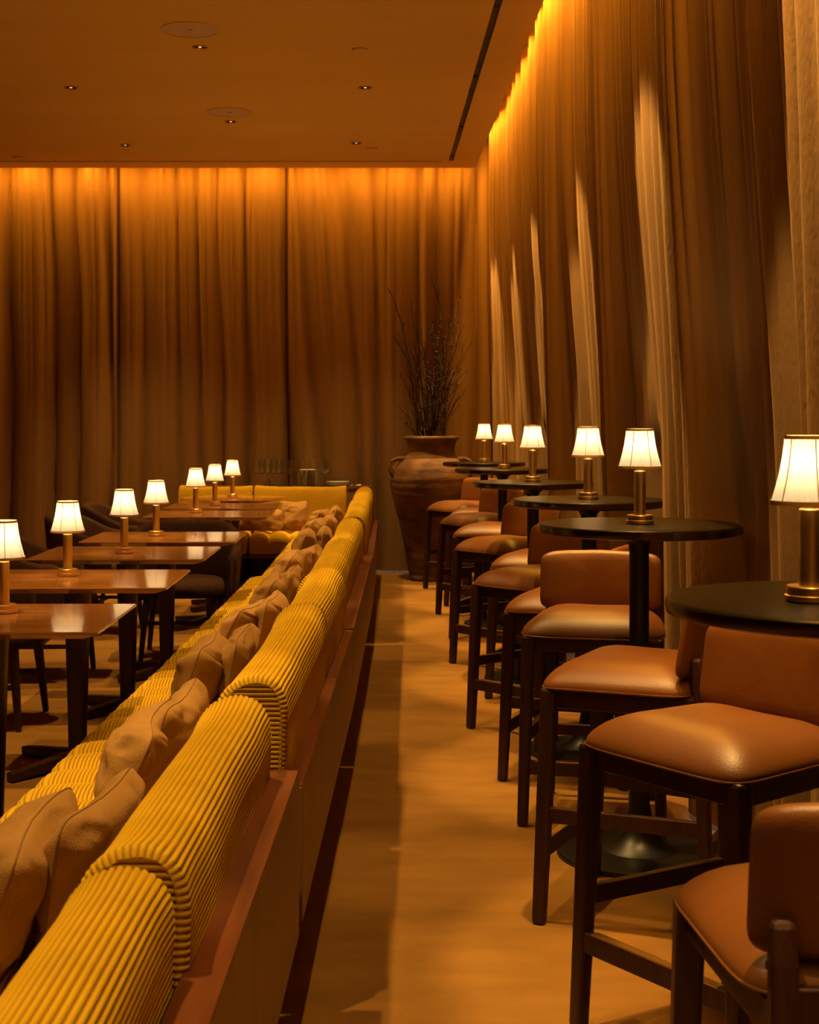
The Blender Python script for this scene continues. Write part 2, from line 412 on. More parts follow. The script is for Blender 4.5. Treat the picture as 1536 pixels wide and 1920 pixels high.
# ---------------------------------------------------------------- ceiling fittings
def downlight(x, y, label, size=46, k=1.0, blend=.25):
    t = thing('downlight', label, 'downlight', (x, y, CEIL), 0, 'recessed ceiling downlights')
    MB().lathe([(0.030, 0.0), (0.046, 0.0), (0.046, -0.004), (0.040, -0.006), (0.030, -0.002)], 28, cap=False).build('trim_ring', 'brass_dark', t)
    MB().lathe([(0.0305, -0.001), (0.0305, 0.0), (0.001, 0.0), (0.001, -0.001)], 24).build('baffle', 'black', t)
    MB().lathe([(0.001, -0.002), (0.009, -0.002), (0.010, -0.001), (0.001, -0.001)], 16).build('lens', 'lens', t)
    l = add_spot('downlight_beam', (0, 0, -0.012), P_DOWN * k, size, blend, t)
    return t
def cy_(py): return F * (CEIL - HC) / (PY - py)
for (px, py, lab) in [(375, 88, 'small recessed downlight just below the larger speaker grille'), (133, 164, 'small recessed downlight leftmost in its row on the ceiling'),
                      (685, 164, 'small recessed downlight below the plain round ceiling plate'), (433, 228, 'small recessed downlight just below the smaller speaker grille'),
                      (235, 272, 'small recessed downlight nearest the back curtain on the left'), (668, 268, 'small recessed downlight nearest the back curtain on the right')]:
    y = cy_(py)
    if py > 260: downlight(wx(px, y), y, lab, 84, 1.6, 1.0)
    elif px in (375, 433): downlight(wx(px, y), y, lab, 62, 1.7, .2)
    else: downlight(wx(px, y), y, lab)
for x, ys in ((-1.1, (6.5, 4.4, 2.3)), (-0.13, (7.55, 5.45, 3.35, 1.2)), (-2.1, (7.55, 5.45, 3.35))):
    for y in ys:
        if x < -1.5 and y < 5: continue
        if x == -1.1: downlight(x, y, 'small recessed ceiling downlight nearer the camera than both speaker grilles', 62, 1.7, .2)
        else: downlight(x, y, 'small recessed ceiling downlight nearer the camera than both speaker grilles')
for (px, py, r, lab) in [(357, 55, 0.16, 'large round speaker grille set flush in the ceiling, nearer one'), (430, 210, 0.155, 'round speaker grille set flush in the ceiling, farther one')]:
    y = cy_(py); t = thing('ceiling_speaker', lab, 'speaker', (wx(px, y), y, CEIL), 0, 'ceiling speakers')
    MB().lathe([(r, 0), (r + .006, 0), (r + .006, -.006), (r, -.006)], 48, cap=False).build('rim', 'ceiling', t)
    MB().lathe([(.001, -.003), (r, -.004), (r, 0), (.001, 0)], 48).build('grille', 'speaker', t)
    MB().lathe([(.001, -.006), (.014, -.005), (.014, -.003), (.001, -.003)], 16).build('badge', 'brass_dark', t)
for (px, py, r, lab) in [(675, 93, 0.047, 'plain round cover plate on the ceiling, nearest one'), (35, 295, 0.052, 'plain round cover plate at the far left of the ceiling'), (697, 279, 0.050, 'plain round cover plate near the back right of the ceiling')]:
    y = cy_(py); t = thing('ceiling_plate', lab, 'cover plate', (wx(px, y), y, CEIL), 0, 'round ceiling cover plates')
    MB().lathe([(.001, -.012), (r * .8, -.012), (r, -.006), (r, 0), (.001, 0)], 32).build('cover', 'ceiling', t)
    MB().lathe([(r * 1.03, -.002), (r * 1.08, -.002), (r * 1.08, 0), (r * 1.03, 0)], 32, cap=False).build('gasket', 'brass_dark', t)
for k, y in enumerate([-0.4, 1.6, 3.6, 5.6, 7.6, 9.4, 11.0, 12.25]):
    t = thing('track_spotlight', 'small dark spotlight head recessed in the ceiling slot', 'spotlight', (slot_x(y), y, CEIL + 0.012), 0, 'spotlights in the ceiling slot')
    MB().lathe([(0.001, 0.0), (0.016, 0.0), (0.016, -0.008), (0.013, -0.010), (0.001, -0.008)], 16).build('head', 'track', t)
    add_spot('track_beam', (0, 0, -0.016), P_TRACK, 33, 0.3, t).rotation_euler[1] = -math.radians(7.5)

# ---------------------------------------------------------------- table lamps
def make_lamp(label, loc, group):
    t = thing('table_lamp', label, 'lamp', loc, 0, group)
    MB().lathe([(.001, 0), (.042, 0), (.044, .002), (.044, .011), (.0405, .0125), (.0405, .026), (.039, .028), (.001, .028)], 40).build('base', 'brass', t, smooth=25)
    MB().lathe([(.001, .027), (.0185, .027), (.0185, .166), (.017, .168), (.001, .168)], 32).build('stem', 'brass', t, smooth=25)
    MB().lathe([(.001, .167), (.0125, .167), (.0125, .184), (.001, .184)], 24).build('socket', 'brass', t, smooth=25)
    z0, z1, r0, r1, NP = 0.176, 0.300, 0.067, 0.041, 72
    def sh(i, j):
        a = 2 * math.pi * i / (NP * 4); k = j / 10.0
        r = lerp(r0, r1, k) - 0.004 * math.sin(math.pi * k)
        r += 0.0019 * math.sin(a * NP)
        return (r * math.cos(a), r * math.sin(a), lerp(z0, z1, k))
    MB().grid(sh, NP * 4 + 1, 11).build('shade', 'shade', t, smooth=180)
    MB().lathe([(r1 - .001, z1 - .006), (r1 + .0022, z1 - .006), (r1 + .0022, z1 + .001), (r1 - .001, z1 + .001), (r1 - .001, z1 - .006)], 48, cap=False).build('top_braid', 'trim', t)
    MB().lathe([(r0 - .001, z0 - .001), (r0 + .0022, z0 - .001), (r0 + .0022, z0 + .007), (r0 - .001, z0 + .007), (r0 - .001, z0 - .001)], 48, cap=False).build('bottom_braid', 'trim', t)
    for k in range(6):
        a = 0.5 + 2 * math.pi * k / 6; pts = []
        for q in range(7):
            kk = q / 6; r = lerp(r0, r1, kk) - 0.004 * math.sin(math.pi * kk) + .0012
            pts.append((r * math.cos(a), r * math.sin(a), lerp(z0, z1, kk)))
        MB().tube(pts, 0.0012, 6).build('shade_rib', 'trim', t)
    MB().lathe([(.001, .184), (.008, .186), (.014, .205), (.012, .225), (.001, .235)], 16).build('bulb', emis('bulb_glow', BULB_COL, 6.0) if 'bulbm' not in M else M['bulbm'], t)
    return t
M['bulbm'] = emis('bulb_glow', BULB_COL, 8.0)
def add_bulb(t):
    d = bpy.data.lights.new('bulb_light', 'POINT'); d.energy = P_BULB; d.color = BULB_COL; d.shadow_soft_size = 0.028
    o = bpy.data.objects.new('bulb_light', d); C.objects.link(o); o.location = (0, 0, 0.250); o.parent = t
ords = ['nearest', 'second', 'third', 'fourth', 'fifth', 'farthest']
BAR_LAMP = [(0.775, 2.62), (0.814, 4.57), (0.852, 5.99), (0.795, 7.67), (0.818, 9.73), (0.782, 11.17)]
lab = ['brass table lamp with pleated shade on the nearest round bar table, cut by the frame', 'lit brass table lamp on the second black bar table from the camera',
       'lit brass table lamp on the third black bar table from the camera', 'lit brass table lamp on the fourth black bar table from the camera',
       'lit brass table lamp on the fifth black bar table from the camera', 'small lit brass table lamp on the farthest bar table, beside the clay jar']
lamp0 = None; LAMPS = []
for (x, y), l_ in zip(BAR_LAMP, lab):
    if lamp0 is None: lamp0 = make_lamp(l_, (x, y, 1.0505), 'lamps on the bar tables'); LAMPS.append(lamp0)
    else: LAMPS.append(copy_thing(lamp0, (x, y, 1.0505), y * 1.7, l_, 'lamps on the bar tables'))
DIN_LAMP = [(7, 4.70), (127, 5.82), (233, 6.80), (293, 7.80), (367, 9.75), (403, 10.6), (436, 11.68)]
lab = ['lit brass table lamp cut by the left frame edge on the nearest dining table', 'lit brass lamp on the second walnut dining table from the camera',
       'lit brass lamp on the third walnut dining table from the camera', 'lit brass lamp on the fourth walnut dining table from the camera',
       'lit brass lamp on the fifth dining table, leftmost of three lamps before the back bench', 'lit brass lamp, middle of the three small ones before the back bench',
       'lit brass lamp on the round table, rightmost of the three small ones']
for (px, y), l_ in zip(DIN_LAMP, lab):
    LAMPS.append(copy_thing(lamp0, (wx(px, y), y, 0.7505), y * 2.3, l_, 'lamps on the dining tables'))
for t in LAMPS: add_bulb(t)

# ---------------------------------------------------------------- bar tables
def make_bar_table(label, loc):
    t = thing('bar_table', label, 'table', loc, 0, 'round black bar tables')
    top = MB().lathe([(.001, 1.05), (.312, 1.05), (.317, 1.047), (.317, 1.024), (.30, 1.019), (.001, 1.019)], 72).build('tabletop', 'blacktop', t, smooth=25)
    MB().lathe([(.3165, 1.025), (.3215, 1.025), (.3225, 1.036), (.3215, 1.046), (.3165, 1.046)], 72, cap=False).build('rim', 'rim', t)
    MB().lathe([(.001, 1.02), (.070, 1.02), (.068, 1.010), (.045, 1.000), (.034, .985), (.031, .96), (.031, .30), (.034, .16), (.048, .085), (.085, .04), (.12, .022), (.001, .022)], 40).build('column', 'blackmetal', t)
    MB().lathe([(.001, .024), (.235, .018), (.255, .014), (.26, .007), (.26, 0), (.001, 0)], 64).build('foot_plate', 'blackmetal', t, smooth=25)
    return t
lab = ['round black bar table nearest the camera, cut by the right frame edge', 'second round black bar table from the camera', 'third round black bar table from the camera',
       'fourth round black bar table from the camera', 'fifth round black bar table from the camera', 'farthest round black bar table, in front of the clay jar']
bt0 = None
for x, y, l_ in zip(TABLE_X, TABLE_Y, lab):
    if bt0 is None: bt0 = make_bar_table(l_, (x, y, 0))
    else: copy_thing(bt0, (x, y, 0), 0, l_)

# ---------------------------------------------------------------- bar stools
def make_stool(label, loc, rz):
    t = thing('bar_stool', label, 'bar stool', loc, rz, 'leather bar stools')
    def sm(u, v, h):
        k = 1.0 - 0.055 * (v / 0.21)
        front = max(0, -v / 0.21)
        return (u * k, v, h - 0.006 * front ** 3 - 0.010 * math.exp(-((v - 0.02) / 0.12) ** 2 - (u / 0.13) ** 2))
    out = superellipse(0.236, 0.215, 6.5, 64)
    rings = [(0, .730)] + [(s_, .656 + .074 * (1 - s_ ** 3.4) ** .72) for s_ in (.2, .4, .55, .68, .78, .86, .92, .96, .985)] + [(1.0, .654), (.995, .648), (.97, .645), (.85, .643), (0, .643)]
    MB().pad(out, rings, sm).build('seat', 'leather', t, smooth=60)
    ol = [sm(u * 1.001, v * 1.001, .651) for u, v in out]
    MB().ring_tube(ol, .0022, 6).build('seat_piping', 'leather', t)
    # backrest: a curved leather pad
    ob = superellipse(0.218, 0.104, 8, 72)
    def bm_(u, v, h):
        return (u, 0.222 - 0.034 * (u / 0.215) ** 2 + 0.16 * v + h, 0.800 + v - 0.008 * (u / .215) ** 2)
    rb = [(0, -.024), (.35, -.024), (.65, -.023), (.85, -.020), (.93, -.015), (.98, -.008), (1, 0), (.98, .008), (.93, .015), (.85, .020), (.65, .022), (.3, .022), (0, .022)]
    MB().pad(ob, rb, bm_).build('backrest', 'leather', t, smooth=60)
    for sx in (-1, 1):
        MB().bar((sx * .214, -.180, .645), (sx * .232, -.205, 0), .046, .046, .036, .036).build('front_leg', 'darkwood', t, smooth=0, bevel=.009)
        MB().loft([[(sx * (xx + d[0] * q), y + d[1] * q2, z) for d in ((-.018, -.02), (.018, -.02), (.018, .02), (-.018, .02))] for (z, y, xx, q, q2) in ((0, .254, .190, 1, .9), (.3, .240, .188, 1, .9), (.62, .231, .185, 1, .9), (.70, .226, .184, 1, .85), (.752, .217, .183, .9, .75))]).build('back_leg', 'darkwood', t, smooth=0, bevel=.009)
        MB().bar((sx * .226, -.195, .30), (sx * .189, .236, .30), .022, .042).build('side_stretcher', 'darkwood', t, smooth=0, bevel=.003)
        MB().bar((sx * .212, -.17, .618), (sx * .186, .215, .618), .024, .052).build('side_rail', 'darkwood', t, smooth=0, bevel=.003)
    MB().bar((-.208, -.178, .618), (.208, -.178, .618), .024, .052).build('front_rail', 'darkwood', t, smooth=0, bevel=.003)
    MB().bar((-.188, .222, .625), (.188, .222, .625), .018, .085).build('rear_rail', 'darkwood', t, smooth=0, bevel=.003)
    MB().bar((-.186, .243, .24), (.186, .243, .24), .022, .040).build('rear_stretcher', 'darkwood', t, smooth=0, bevel=.003)
    fr = MB().bar((-.226, -.20, .20), (.226, -.20, .20), .024, .046).build('footrest', 'darkwood', t, smooth=0, bevel=.003)
    MB().box(-.185, .185, -.211, -.189, .222, .2265).build('brass_strip', 'brass', fr, smooth=0, bevel=.001)
    return t
st0 = None
for (x, y), a, l_ in STOOLS:
    if st0 is None: st0 = make_stool(l_, (x, y, 0), R(a))
    else: copy_thing(st0, (x, y, 0), R(a), l_)

# ---------------------------------------------------------------- banquette
PITCH, RIBH = 0.0108, 0.0042
def chaikin(pts, k=3):
    for _ in range(k):
        q = []
        for i in range(len(pts)):
            a, b = pts[i], pts[(i + 1) % len(pts)]
            q.append((a[0] * .75 + b[0] * .25, a[1] * .75 + b[1] * .25)); q.append((a[0] * .25 + b[0] * .75, a[1] * .25 + b[1] * .75))
        pts = q
    return pts
def resample(pts, per):
    P = pts + [pts[0]]; L = [0]
    for i in range(len(pts)): L.append(L[-1] + math.dist(P[i], P[i + 1]))
    tot = L[-1]; nr = round(tot / PITCH); n = nr * per; out = []; k = 0
    for i in range(n):
        s_ = tot * i / n
        while L[k + 1] < s_: k += 1
        u = (s_ - L[k]) / max(1e-9, L[k + 1] - L[k])
        out.append((lerp(P[k][0], P[k + 1][0], u), lerp(P[k][1], P[k + 1][1], u)))
    res = []
    for i in range(n):                       # point, outward normal, rib height
        a, b = out[i - 1], out[(i + 1) % n]; dx, dz = b[0] - a[0], b[1] - a[1]; l = math.hypot(dx, dz)
        res.append((out[i], (dz / l, -dx / l), RIBH * abs(math.sin(math.pi * i / per)) ** 0.8))
    cx = sum(p[0] for p in out) / n; cz = sum(p[1] for p in out) / n
    sgn = sum((p[0] - cx) * nn[0] + (p[1] - cz) * nn[1] for p, nn, _ in res)
    if sgn < 0: res = [(p, (-nn[0], -nn[1]), h) for p, nn, h in res]
    return res
def cap_grid(mb, prof, y, out, inset):
    zs = [p[1] - nn[1] * inset for p, nn, h in prof]; z0, z1 = min(zs), max(zs)
    pts = [(p[0] - nn[0] * inset, p[1] - nn[1] * inset) for p, nn, h in prof]; n = len(pts)
    nr = max(4, int((z1 - z0) / PITCH)); rows = []; crest = []
    for k in range(nr * 4 + 1):
        z = z0 + (z1 - z0) * (k / (nr * 4)); z = min(max(z, z0 + .0004), z1 - .0004); xs = []
        for i in range(n):
            a, b = pts[i], pts[(i + 1) % n]
            if (a[1] - z) * (b[1] - z) < 0: xs.append(a[0] + (b[0] - a[0]) * (z - a[1]) / (b[1] - a[1]))
        if len(xs) < 2: continue
        yo = y + out * RIBH * abs(math.sin(math.pi * k / 4)); rows.append([(min(xs), yo, z), (max(xs), yo, z)]); crest += [abs(math.sin(math.pi * k / 4))] * 2
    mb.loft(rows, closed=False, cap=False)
    mb.pile += crest
def corduroy_bolster(name, parent, base, y0, y1, seed, per=6, rows=18):
    prof = resample(chaikin(base), per); mb = MB(); rings = []; L = y1 - y0
    ys = [(0.0, .016), (.004, .007), (.012, .001)] + [(.012 + (L - .024) * k / rows, 0) for k in range(1, rows)] + [(L - .012, .001), (L - .004, .007), (L, .016)]
    for (yy, ins) in ys:
        f = yy / L; ring = []
        sag = -0.010 * math.sin(math.pi * f) ** .6 + 0.006 * noise.noise(Vector((f * 3, seed, 0)))
        for (p, nn, h) in prof:
            up = smooth01((p[1] - .5) / .25)
            d = h * (1 if ins < .01 else .5) - ins + 0.005 * noise.noise(Vector((p[0] * 6, p[1] * 6, seed + f * 2.5)))
            # the ends swell a little where the cover is gathered
            d += 0.006 * (math.exp(-(yy / .06) ** 2) + math.exp(-((L - yy) / .06) ** 2)) * up
            ring.append((p[0] + nn[0] * d, y0 + yy, p[1] + nn[1] * d - sag * -1 * up * .8))
        rings.append(ring)
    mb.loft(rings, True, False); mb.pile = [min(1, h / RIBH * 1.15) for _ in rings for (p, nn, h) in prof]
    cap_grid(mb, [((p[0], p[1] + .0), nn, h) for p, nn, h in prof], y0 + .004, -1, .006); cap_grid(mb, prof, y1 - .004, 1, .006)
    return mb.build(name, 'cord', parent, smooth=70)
def corduroy_seat(parent, y0, y1, xf, seed, z1=.405, z0=.255, per=6, chan=.168):
    base = [(-.10, z1 - .01), (-.10, z0), (xf + .02, z0), (xf - .005, z0 + .03), (xf - .005, z1 - .035), (xf + .045, z1)]
    prof = resample(chaikin(base), per); L = y1 - y0; nch = max(2, round(L / chan)); rings = []
    ys = [(0, .02), (.004, .008)] + [(.01 + (L - .02) * k / (nch * 8), 0) for k in range(nch * 8 + 1)] + [(L - .004, .008), (L, .02)]
    for yy, ins in ys:
        ph = (yy / L) * nch
        puff = .034 * abs(math.sin(math.pi * ph)) ** .6 + .004 * noise.noise(Vector((ph * .7, seed, 1)))
        ring = []
        for (p, nn, h) in prof:
            top = smooth01((nn[1] + .2) / .8) * smooth01((-.10 - p[0]) / .1)
            d = h - ins + puff * top
            ring.append((p[0] + nn[0] * d, y0 + yy, p[1] + nn[1] * d))
        rings.append(ring)
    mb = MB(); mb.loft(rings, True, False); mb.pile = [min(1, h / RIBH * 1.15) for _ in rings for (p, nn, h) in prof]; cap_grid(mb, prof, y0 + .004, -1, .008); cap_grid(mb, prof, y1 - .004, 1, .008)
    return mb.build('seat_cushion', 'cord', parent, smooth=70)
BACK = [(-.062, .36), (-.062, .60), (-.060, .755), (-.135, .785), (-.215, .735), (-.245, .55), (-.262, .36)]
def module(label, loc, rz, L, top, backs, xf=-.745, dz=0.0, per=6, dx=0.0, rows=18, seat_l=None):
    t = thing('banquette', label, 'banquette', loc, rz, 'mustard corduroy banquettes')
    MB().box(-.048, 0, 0, L, .24, top - .006).build('back_panel', 'panel', t, smooth=0, bevel=.002)
    MB().box(-.064, -.0005, .002, L - .002, top - .006, top).build('ledge', 'ledge', t, smooth=0, bevel=.002)
    MB().box(xf + .13, -.10, .03, (seat_l or L) - .03, 0, .225).build('plinth', 'plinth', t, smooth=0)
    MB().box(xf + .03, -.048, 0.004, (seat_l or L) - .004, .225, .252).build('seat_board', 'ledge', t, smooth=0, bevel=.002)
    corduroy_seat(t, .006, (seat_l or L) - .006, xf, hash(label) % 17, per=per)
    bp = [(x + dx, z + dz * smooth01((z - .36) / .4)) for x, z in BACK]
    for k, bk in enumerate(backs):
        ddx, ddz = bk[2:] if len(bk) > 2 else (0, 0)
        corduroy_bolster('back_cushion', t, [(x + ddx, z + ddz * smooth01((z - .36) / .4)) for x, z in bp], bk[0], bk[1], k + len(label), per=per, rows=rows)
    return t
def bang(p, q): return math.atan2(-(q[0] - p[0]), q[1] - p[1])
p1, p2 = (-.2585, .5), (-.1864, 3.186)
module('mustard corduroy banquette nearest the camera, with a reddish wood ledge', (*p1, 0), bang(p1, p2), 2.687, .606, [(.05, 1.50, -.012, -.022), (1.51, 2.63)])
p1, p2 = (-.1835, 3.27), (-.1187, 5.67)
module('second mustard corduroy banquette from the camera, beside the aisle', (*p1, 0), bang(p1, p2), 2.40, .552, [(-.03, 1.30), (1.33, 2.39)], dx=.022, dz=.018)
p1, p2 = (-.118, 5.71), (-.065, 8.79)
module('third mustard corduroy banquette from the camera, beside the aisle', (*p1, 0), bang(p1, p2), 3.08, .552, [(.02, 1.56), (1.60, 3.05)])
p1, p2 = (-.066, 8.86), (-.045, 12.62)
module('mustard corduroy corner banquette at the far end of the aisle', (*p1, 0), bang(p1, p2), 3.78, .50, [(.04, 2.1), (2.13, 3.76)], xf=-.68, dx=.01, dz=.012, per=4, seat_l=3.08)
module('mustard corduroy back bench below the wine glasses and plates', (-.29, 12.67, 0), math.pi / 2, .835, .60, [(.03, .83)], xf=-.70, dz=.025, per=4)
module('short mustard corduroy back bench behind the three small lamps', (-1.13, 12.67, 0), math.pi / 2, .65, .60, [(.005, .645)], xf=-.70, dz=.025, per=4)
sh = thing('serving_shelf', 'narrow wooden shelf behind the back bench carrying glasses and plates', 'shelf', (-.94, 12.79, 0))
MB().box(-.84, .84, -.105, .155, .765, .79).build('top_board', 'ledge', sh, smooth=0, bevel=.003)
MB().box(-.82, .82, -.095, -.075, 0, .765).build('front_board', 'panel', sh, smooth=0)
for q in (-.82, .80): MB().box(q, q + .02, -.075, .095, 0, .765).build('side_board', 'panel', sh, smooth=0)

# ---------------------------------------------------------------- pillows
def pillow(label, loc, rz, tilt, seed, L=.47, H=.25, T=.15):
    rr = random.Random(seed)
    t = thing('linen_pillow', label, 'pillow', loc, rz, 'tan linen pillows on the banquettes')
    out = superellipse(L / 2, H / 2, 6.0, 120)
    prof = lambda s_: T / 2 * max(0.0, 1 - s_ ** 2.6) ** .62
    ss = (.07, .14, .21, .28, .35, .42, .49, .56, .63, .69, .75, .81, .86, .905, .945, .975, .993)
    rings = [(0, prof(0))] + [(s_, prof(s_)) for s_ in ss] + [(1.0, 0.0)] + [(s_, -prof(s_)) for s_ in reversed(ss)] + [(0, -prof(0))]
    bend = rr.uniform(-.02, .03); ph = rr.uniform(0, 6)
    def fn(u, v, h):
        e = max(abs(u) / (L / 2), abs(v) / (H / 2)); sg = 1 if h >= 0 else -1
        hh = h
        if abs(h) > 1e-6:
            wr = noise.noise(Vector((u * 8 + seed, v * 13, sg * 3))) * .55 + noise.noise(Vector((u * 19, v * 26 + seed, sg))) * .38 - .22 * math.exp(-(noise.noise(Vector((u * 5 + seed * 2, v * 9, 7))) / .07) ** 2)
            # pinched folds running in from the corners
            ang = math.atan2(v / H, u / L); wr += .32 * math.sin(ang * 9 + ph + 4 * noise.noise(Vector((u * 5, v * 5, seed)))) * smooth01((e - .45) / .4)
            hh = h + sg * .024 * wr * min(1, abs(h) / .03)
        corner = (abs(u) / (L / 2)) ** 3 * (abs(v) / (H / 2)) ** 3
        u2 = u * (1 + .035 * corner - .05 * (1 - (abs(u) / (L / 2)) ** 2) * 0) ; v2 = v * (1 + .05 * corner) - .018 * (1 - (2 * u / L) ** 2) * (1 if v > 0 else 0) * abs(2 * v / H)
        hh += bend * (2 * u / L) ** 2 + .01 * math.sin(u * 9 + ph)
        # local: u along y, v up, h toward -x; then lean back (towards +x)
        x, z = -hh, v2 + H / 2
        c, s2 = math.cos(tilt), math.sin(tilt)
        return (x * c + z * s2, u2, -x * s2 * .6 + z * c)
    MB().pad(out, rings, fn).build('cover', 'linen', t, smooth=75)
    MB().ring_tube([fn(u * 1.002, v * 1.002, 0) for u, v in out], .0019, 6).build('seam', 'seam', t)
    return t
def ban_x(y):  # outer face of the banquette
    for (a, b) in (((-.2585, .5), (-.1864, 3.186)), ((-.1835, 3.27), (-.1187, 5.67)), ((-.118, 5.71), (-.065, 8.79)), ((-.066, 8.86), (-.045, 12.62))):
        if y <= b[1]: break
    return lerp(a[0], b[0], (y - a[1]) / (b[1] - a[1]))
PZ = .405
names = ['nearest', 'second', 'third', 'fourth', 'fifth', 'sixth', 'seventh', 'eighth', 'ninth']
PY_F = [1.55, 2.55, 3.52, 4.60, 5.60, 6.58, 7.76, 9.15, 10.25, 11.35]
prr = random.Random(4)
for k, y in enumerate(PY_F):
    yf, yb = y + prr.uniform(-.03, .03), y + .09 + prr.uniform(-.03, .05)
    ang = -math.atan(.026)
    wf = 'bottom left corner' if k == 0 else None
    lf = 'front tan linen pillow in the bottom left corner of the picture' if k == 0 else 'front tan linen pillow of the %s pair along the banquette' % names[k - 1]
    lb = 'rear tan linen pillow at the bottom left, against the nearest back cushion' if k == 0 else 'rear tan linen pillow of the %s pair along the banquette' % names[k - 1]
    pillow(lf, (ban_x(yf) - .485 + prr.uniform(-.015, .015), yf, PZ + .042), ang + prr.uniform(-.09, .09), .38 + prr.uniform(-.1, .1), 30 + k)
    pillow(lb, (ban_x(yb) - .352, yb, PZ + .045), ang + prr.uniform(-.05, .05), .16 + prr.uniform(-.04, .04), 60 + k, T=.115)
for px, yy, rz, sd, l_ in [(486, 12.14, .05, 91, 'tan linen pillow on the back bench, left of the upright one'), (549, 12.21, -.1, 92, 'tan linen pillow leaning upright on the back bench'), (385, 12.16, .0, 93, 'tan linen pillow on the back bench half hidden by lamps and tables')]:
    pillow(l_, (wx(px, yy), yy, PZ + .04), math.pi / 2 + rz, .25, sd, L=.40 if sd != 92 else .25, H=.19 if sd != 92 else .26, T=.115)

# ---------------------------------------------------------------- dining tables
def make_dining(label, loc, W=.81, D=.66, rnd_top=False):
    t = thing('dining_table', label, 'table', loc, 0, 'walnut dining tables')
    if rnd_top:
        MB().lathe([(.001, .75), (.425, .75), (.428, .746), (.426, .742), (.36, .722), (.001, .722)], 64).build('tabletop', 'walnut', t, smooth=20)
    else:
        def ring(i, z): return [(-W / 2 + i, -D / 2 + i, z), (W / 2 - i, -D / 2 + i, z), (W / 2 - i, D / 2 - i, z), (-W / 2 + i, D / 2 - i, z)]
        MB().loft([ring(.055, .722), ring(.001, .742), ring(0, .746), ring(.002, .75)]).build('tabletop', 'walnut', t, smooth=0)
    MB().loft([[(a * r * 1.15, b * r * .9, z) for a, b in superellipse(1, 1, 3, 20)] for z, r in ((.055, .030), (.25, .034), (.5, .040), (.722, .046))]).build('column', 'darkwood', t, smooth=50)
    for k in range(4):
        a = math.pi / 4 + k * math.pi / 2 + .12
        c, s_ = math.cos(a), math.sin(a)
        MB().bar((c * .01, s_ * .01, .045), (c * .33, s_ * .33, .020), .055, .050, .042, .034).build('foot', 'darkwood', t, smooth=0, bevel=.006)
    return t
DT = [((-1.25, 4.60), 'nearest walnut dining table, cut by the left frame edge'), ((-1.217, 5.73), 'second walnut dining table from the camera'), ((-1.213, 6.83), 'third walnut dining table from the camera'),
      ((-1.17, 7.77), 'fourth walnut dining table from the camera'), ((-1.155, 9.66), 'fifth walnut dining table, nearer one of the close far pair'), ((-1.165, 10.56), 'sixth walnut dining table, farther one of the close far pair')]
# the lamp stands near the left front of each top
dt0 = None
for (x, y), l_ in [DT[0]] + DT[1:]:
    if dt0 is None: dt0 = make_dining(l_, (x, y, 0))
    else: copy_thing(dt0, (x, y, 0), 0, l_)
make_dining('round walnut table right in front of the back bench', (-1.21, 11.66, 0), rnd_top=True)

# ---------------------------------------------------------------- dining armchairs
def make_chair(label, loc, rz):
    t = thing('dining_armchair', label, 'armchair', loc, rz, 'dark upholstered dining armchairs')
    out = superellipse(.245, .25, 3.6, 48)
    rings = [(0, .468)] + [(s_, .42 + .045 * (1 - s_ ** 5) ** .6) for s_ in (.3, .6, .8, .9, .96)] + [(1, .41), (1, .385), (.97, .365), (.85, .36), (0, .36)]
    MB().pad(out, rings, lambda u, v, h: (u * (1 - .06 * v / .25), v - .02, h)).build('seat', 'dark_fabric', t, smooth=60)
    # barrel back wrapping round into the arms
    rg = []; NA = 40
    for i in range(NA + 1):
        ph = lerp(-118, 118, i / NA); a = R(ph); k = abs(ph) / 118
        ex = 3.0; c, s_ = math.cos(a), math.sin(a)
        rx = (abs(s_) ** ex + abs(c) ** ex) ** (-1 / ex)
        dx, dy = s_ * rx * .285, c * rx * .275
        zt = lerp(.775, .635, smooth01((k - .25) / .6)); zb = .30
        if k > .93: zt -= .05 * (k - .93) / .07
        th = .03
        n = Vector((s_, c, 0)); sec = []
        flare = .035
        for (o, z) in ((-th * .6, zb + .01), (th * .5, zb), (th, zb + .03), (th, zt - .03), (th * .6, zt - .006), (0, zt), (-th * .6, zt - .006), (-th, zt - .03), (-th, zb + .05)):
            fl = flare * (z - zb) / .45
            sec.append((dx + n.x * (o + fl), dy + n.y * (o + fl) + .0, z))
        rg.append(sec)
    MB().loft(rg).build('barrel_back', 'dark_fabric', t, smooth=50)
    for sx in (-1, 1):
        for (y, yo) in ((-.19, -.225), (.19, .24)):
            MB().bar((sx * .19, y, .37), (sx * .225, yo, 0), .042, .042, .026, .026).build('leg', 'darkwood', t, smooth=0, bevel=.006)
        MB().bar((sx * .208, -.205, .19), (sx * .208, .212, .19), .016, .022).build('stretcher', 'darkwood', t, smooth=0, bevel=.002)
    MB().bar((-.208, 0, .19), (.208, 0, .19), .016, .022).build('cross_stretcher', 'darkwood', t, smooth=0, bevel=.002)
    return t
CH = [((-1.83, 6.60), 88, 'dark barrel armchair at the left frame edge beside the third dining table'), ((-1.82, 7.75), 93, 'dark barrel armchair on the left of the fourth dining table'),
      ((-1.17, 8.43), 3, 'dark barrel armchair between the fourth and fifth dining tables, facing the camera'), ((-1.86, 9.45), 86, 'dark barrel armchair on the left of the fifth dining table'),
      ((-1.84, 10.45), 92, 'dark barrel armchair farthest back, left of the sixth dining table'), ((-1.90, 5.55), 90, 'dark barrel armchair at the left edge beside the second dining table')]
ch0 = None
for (x, y), a, l_ in CH:
    if ch0 is None: ch0 = make_chair(l_, (x, y, 0), R(a))
    else: copy_thing(ch0, (x, y, 0), R(a), l_)

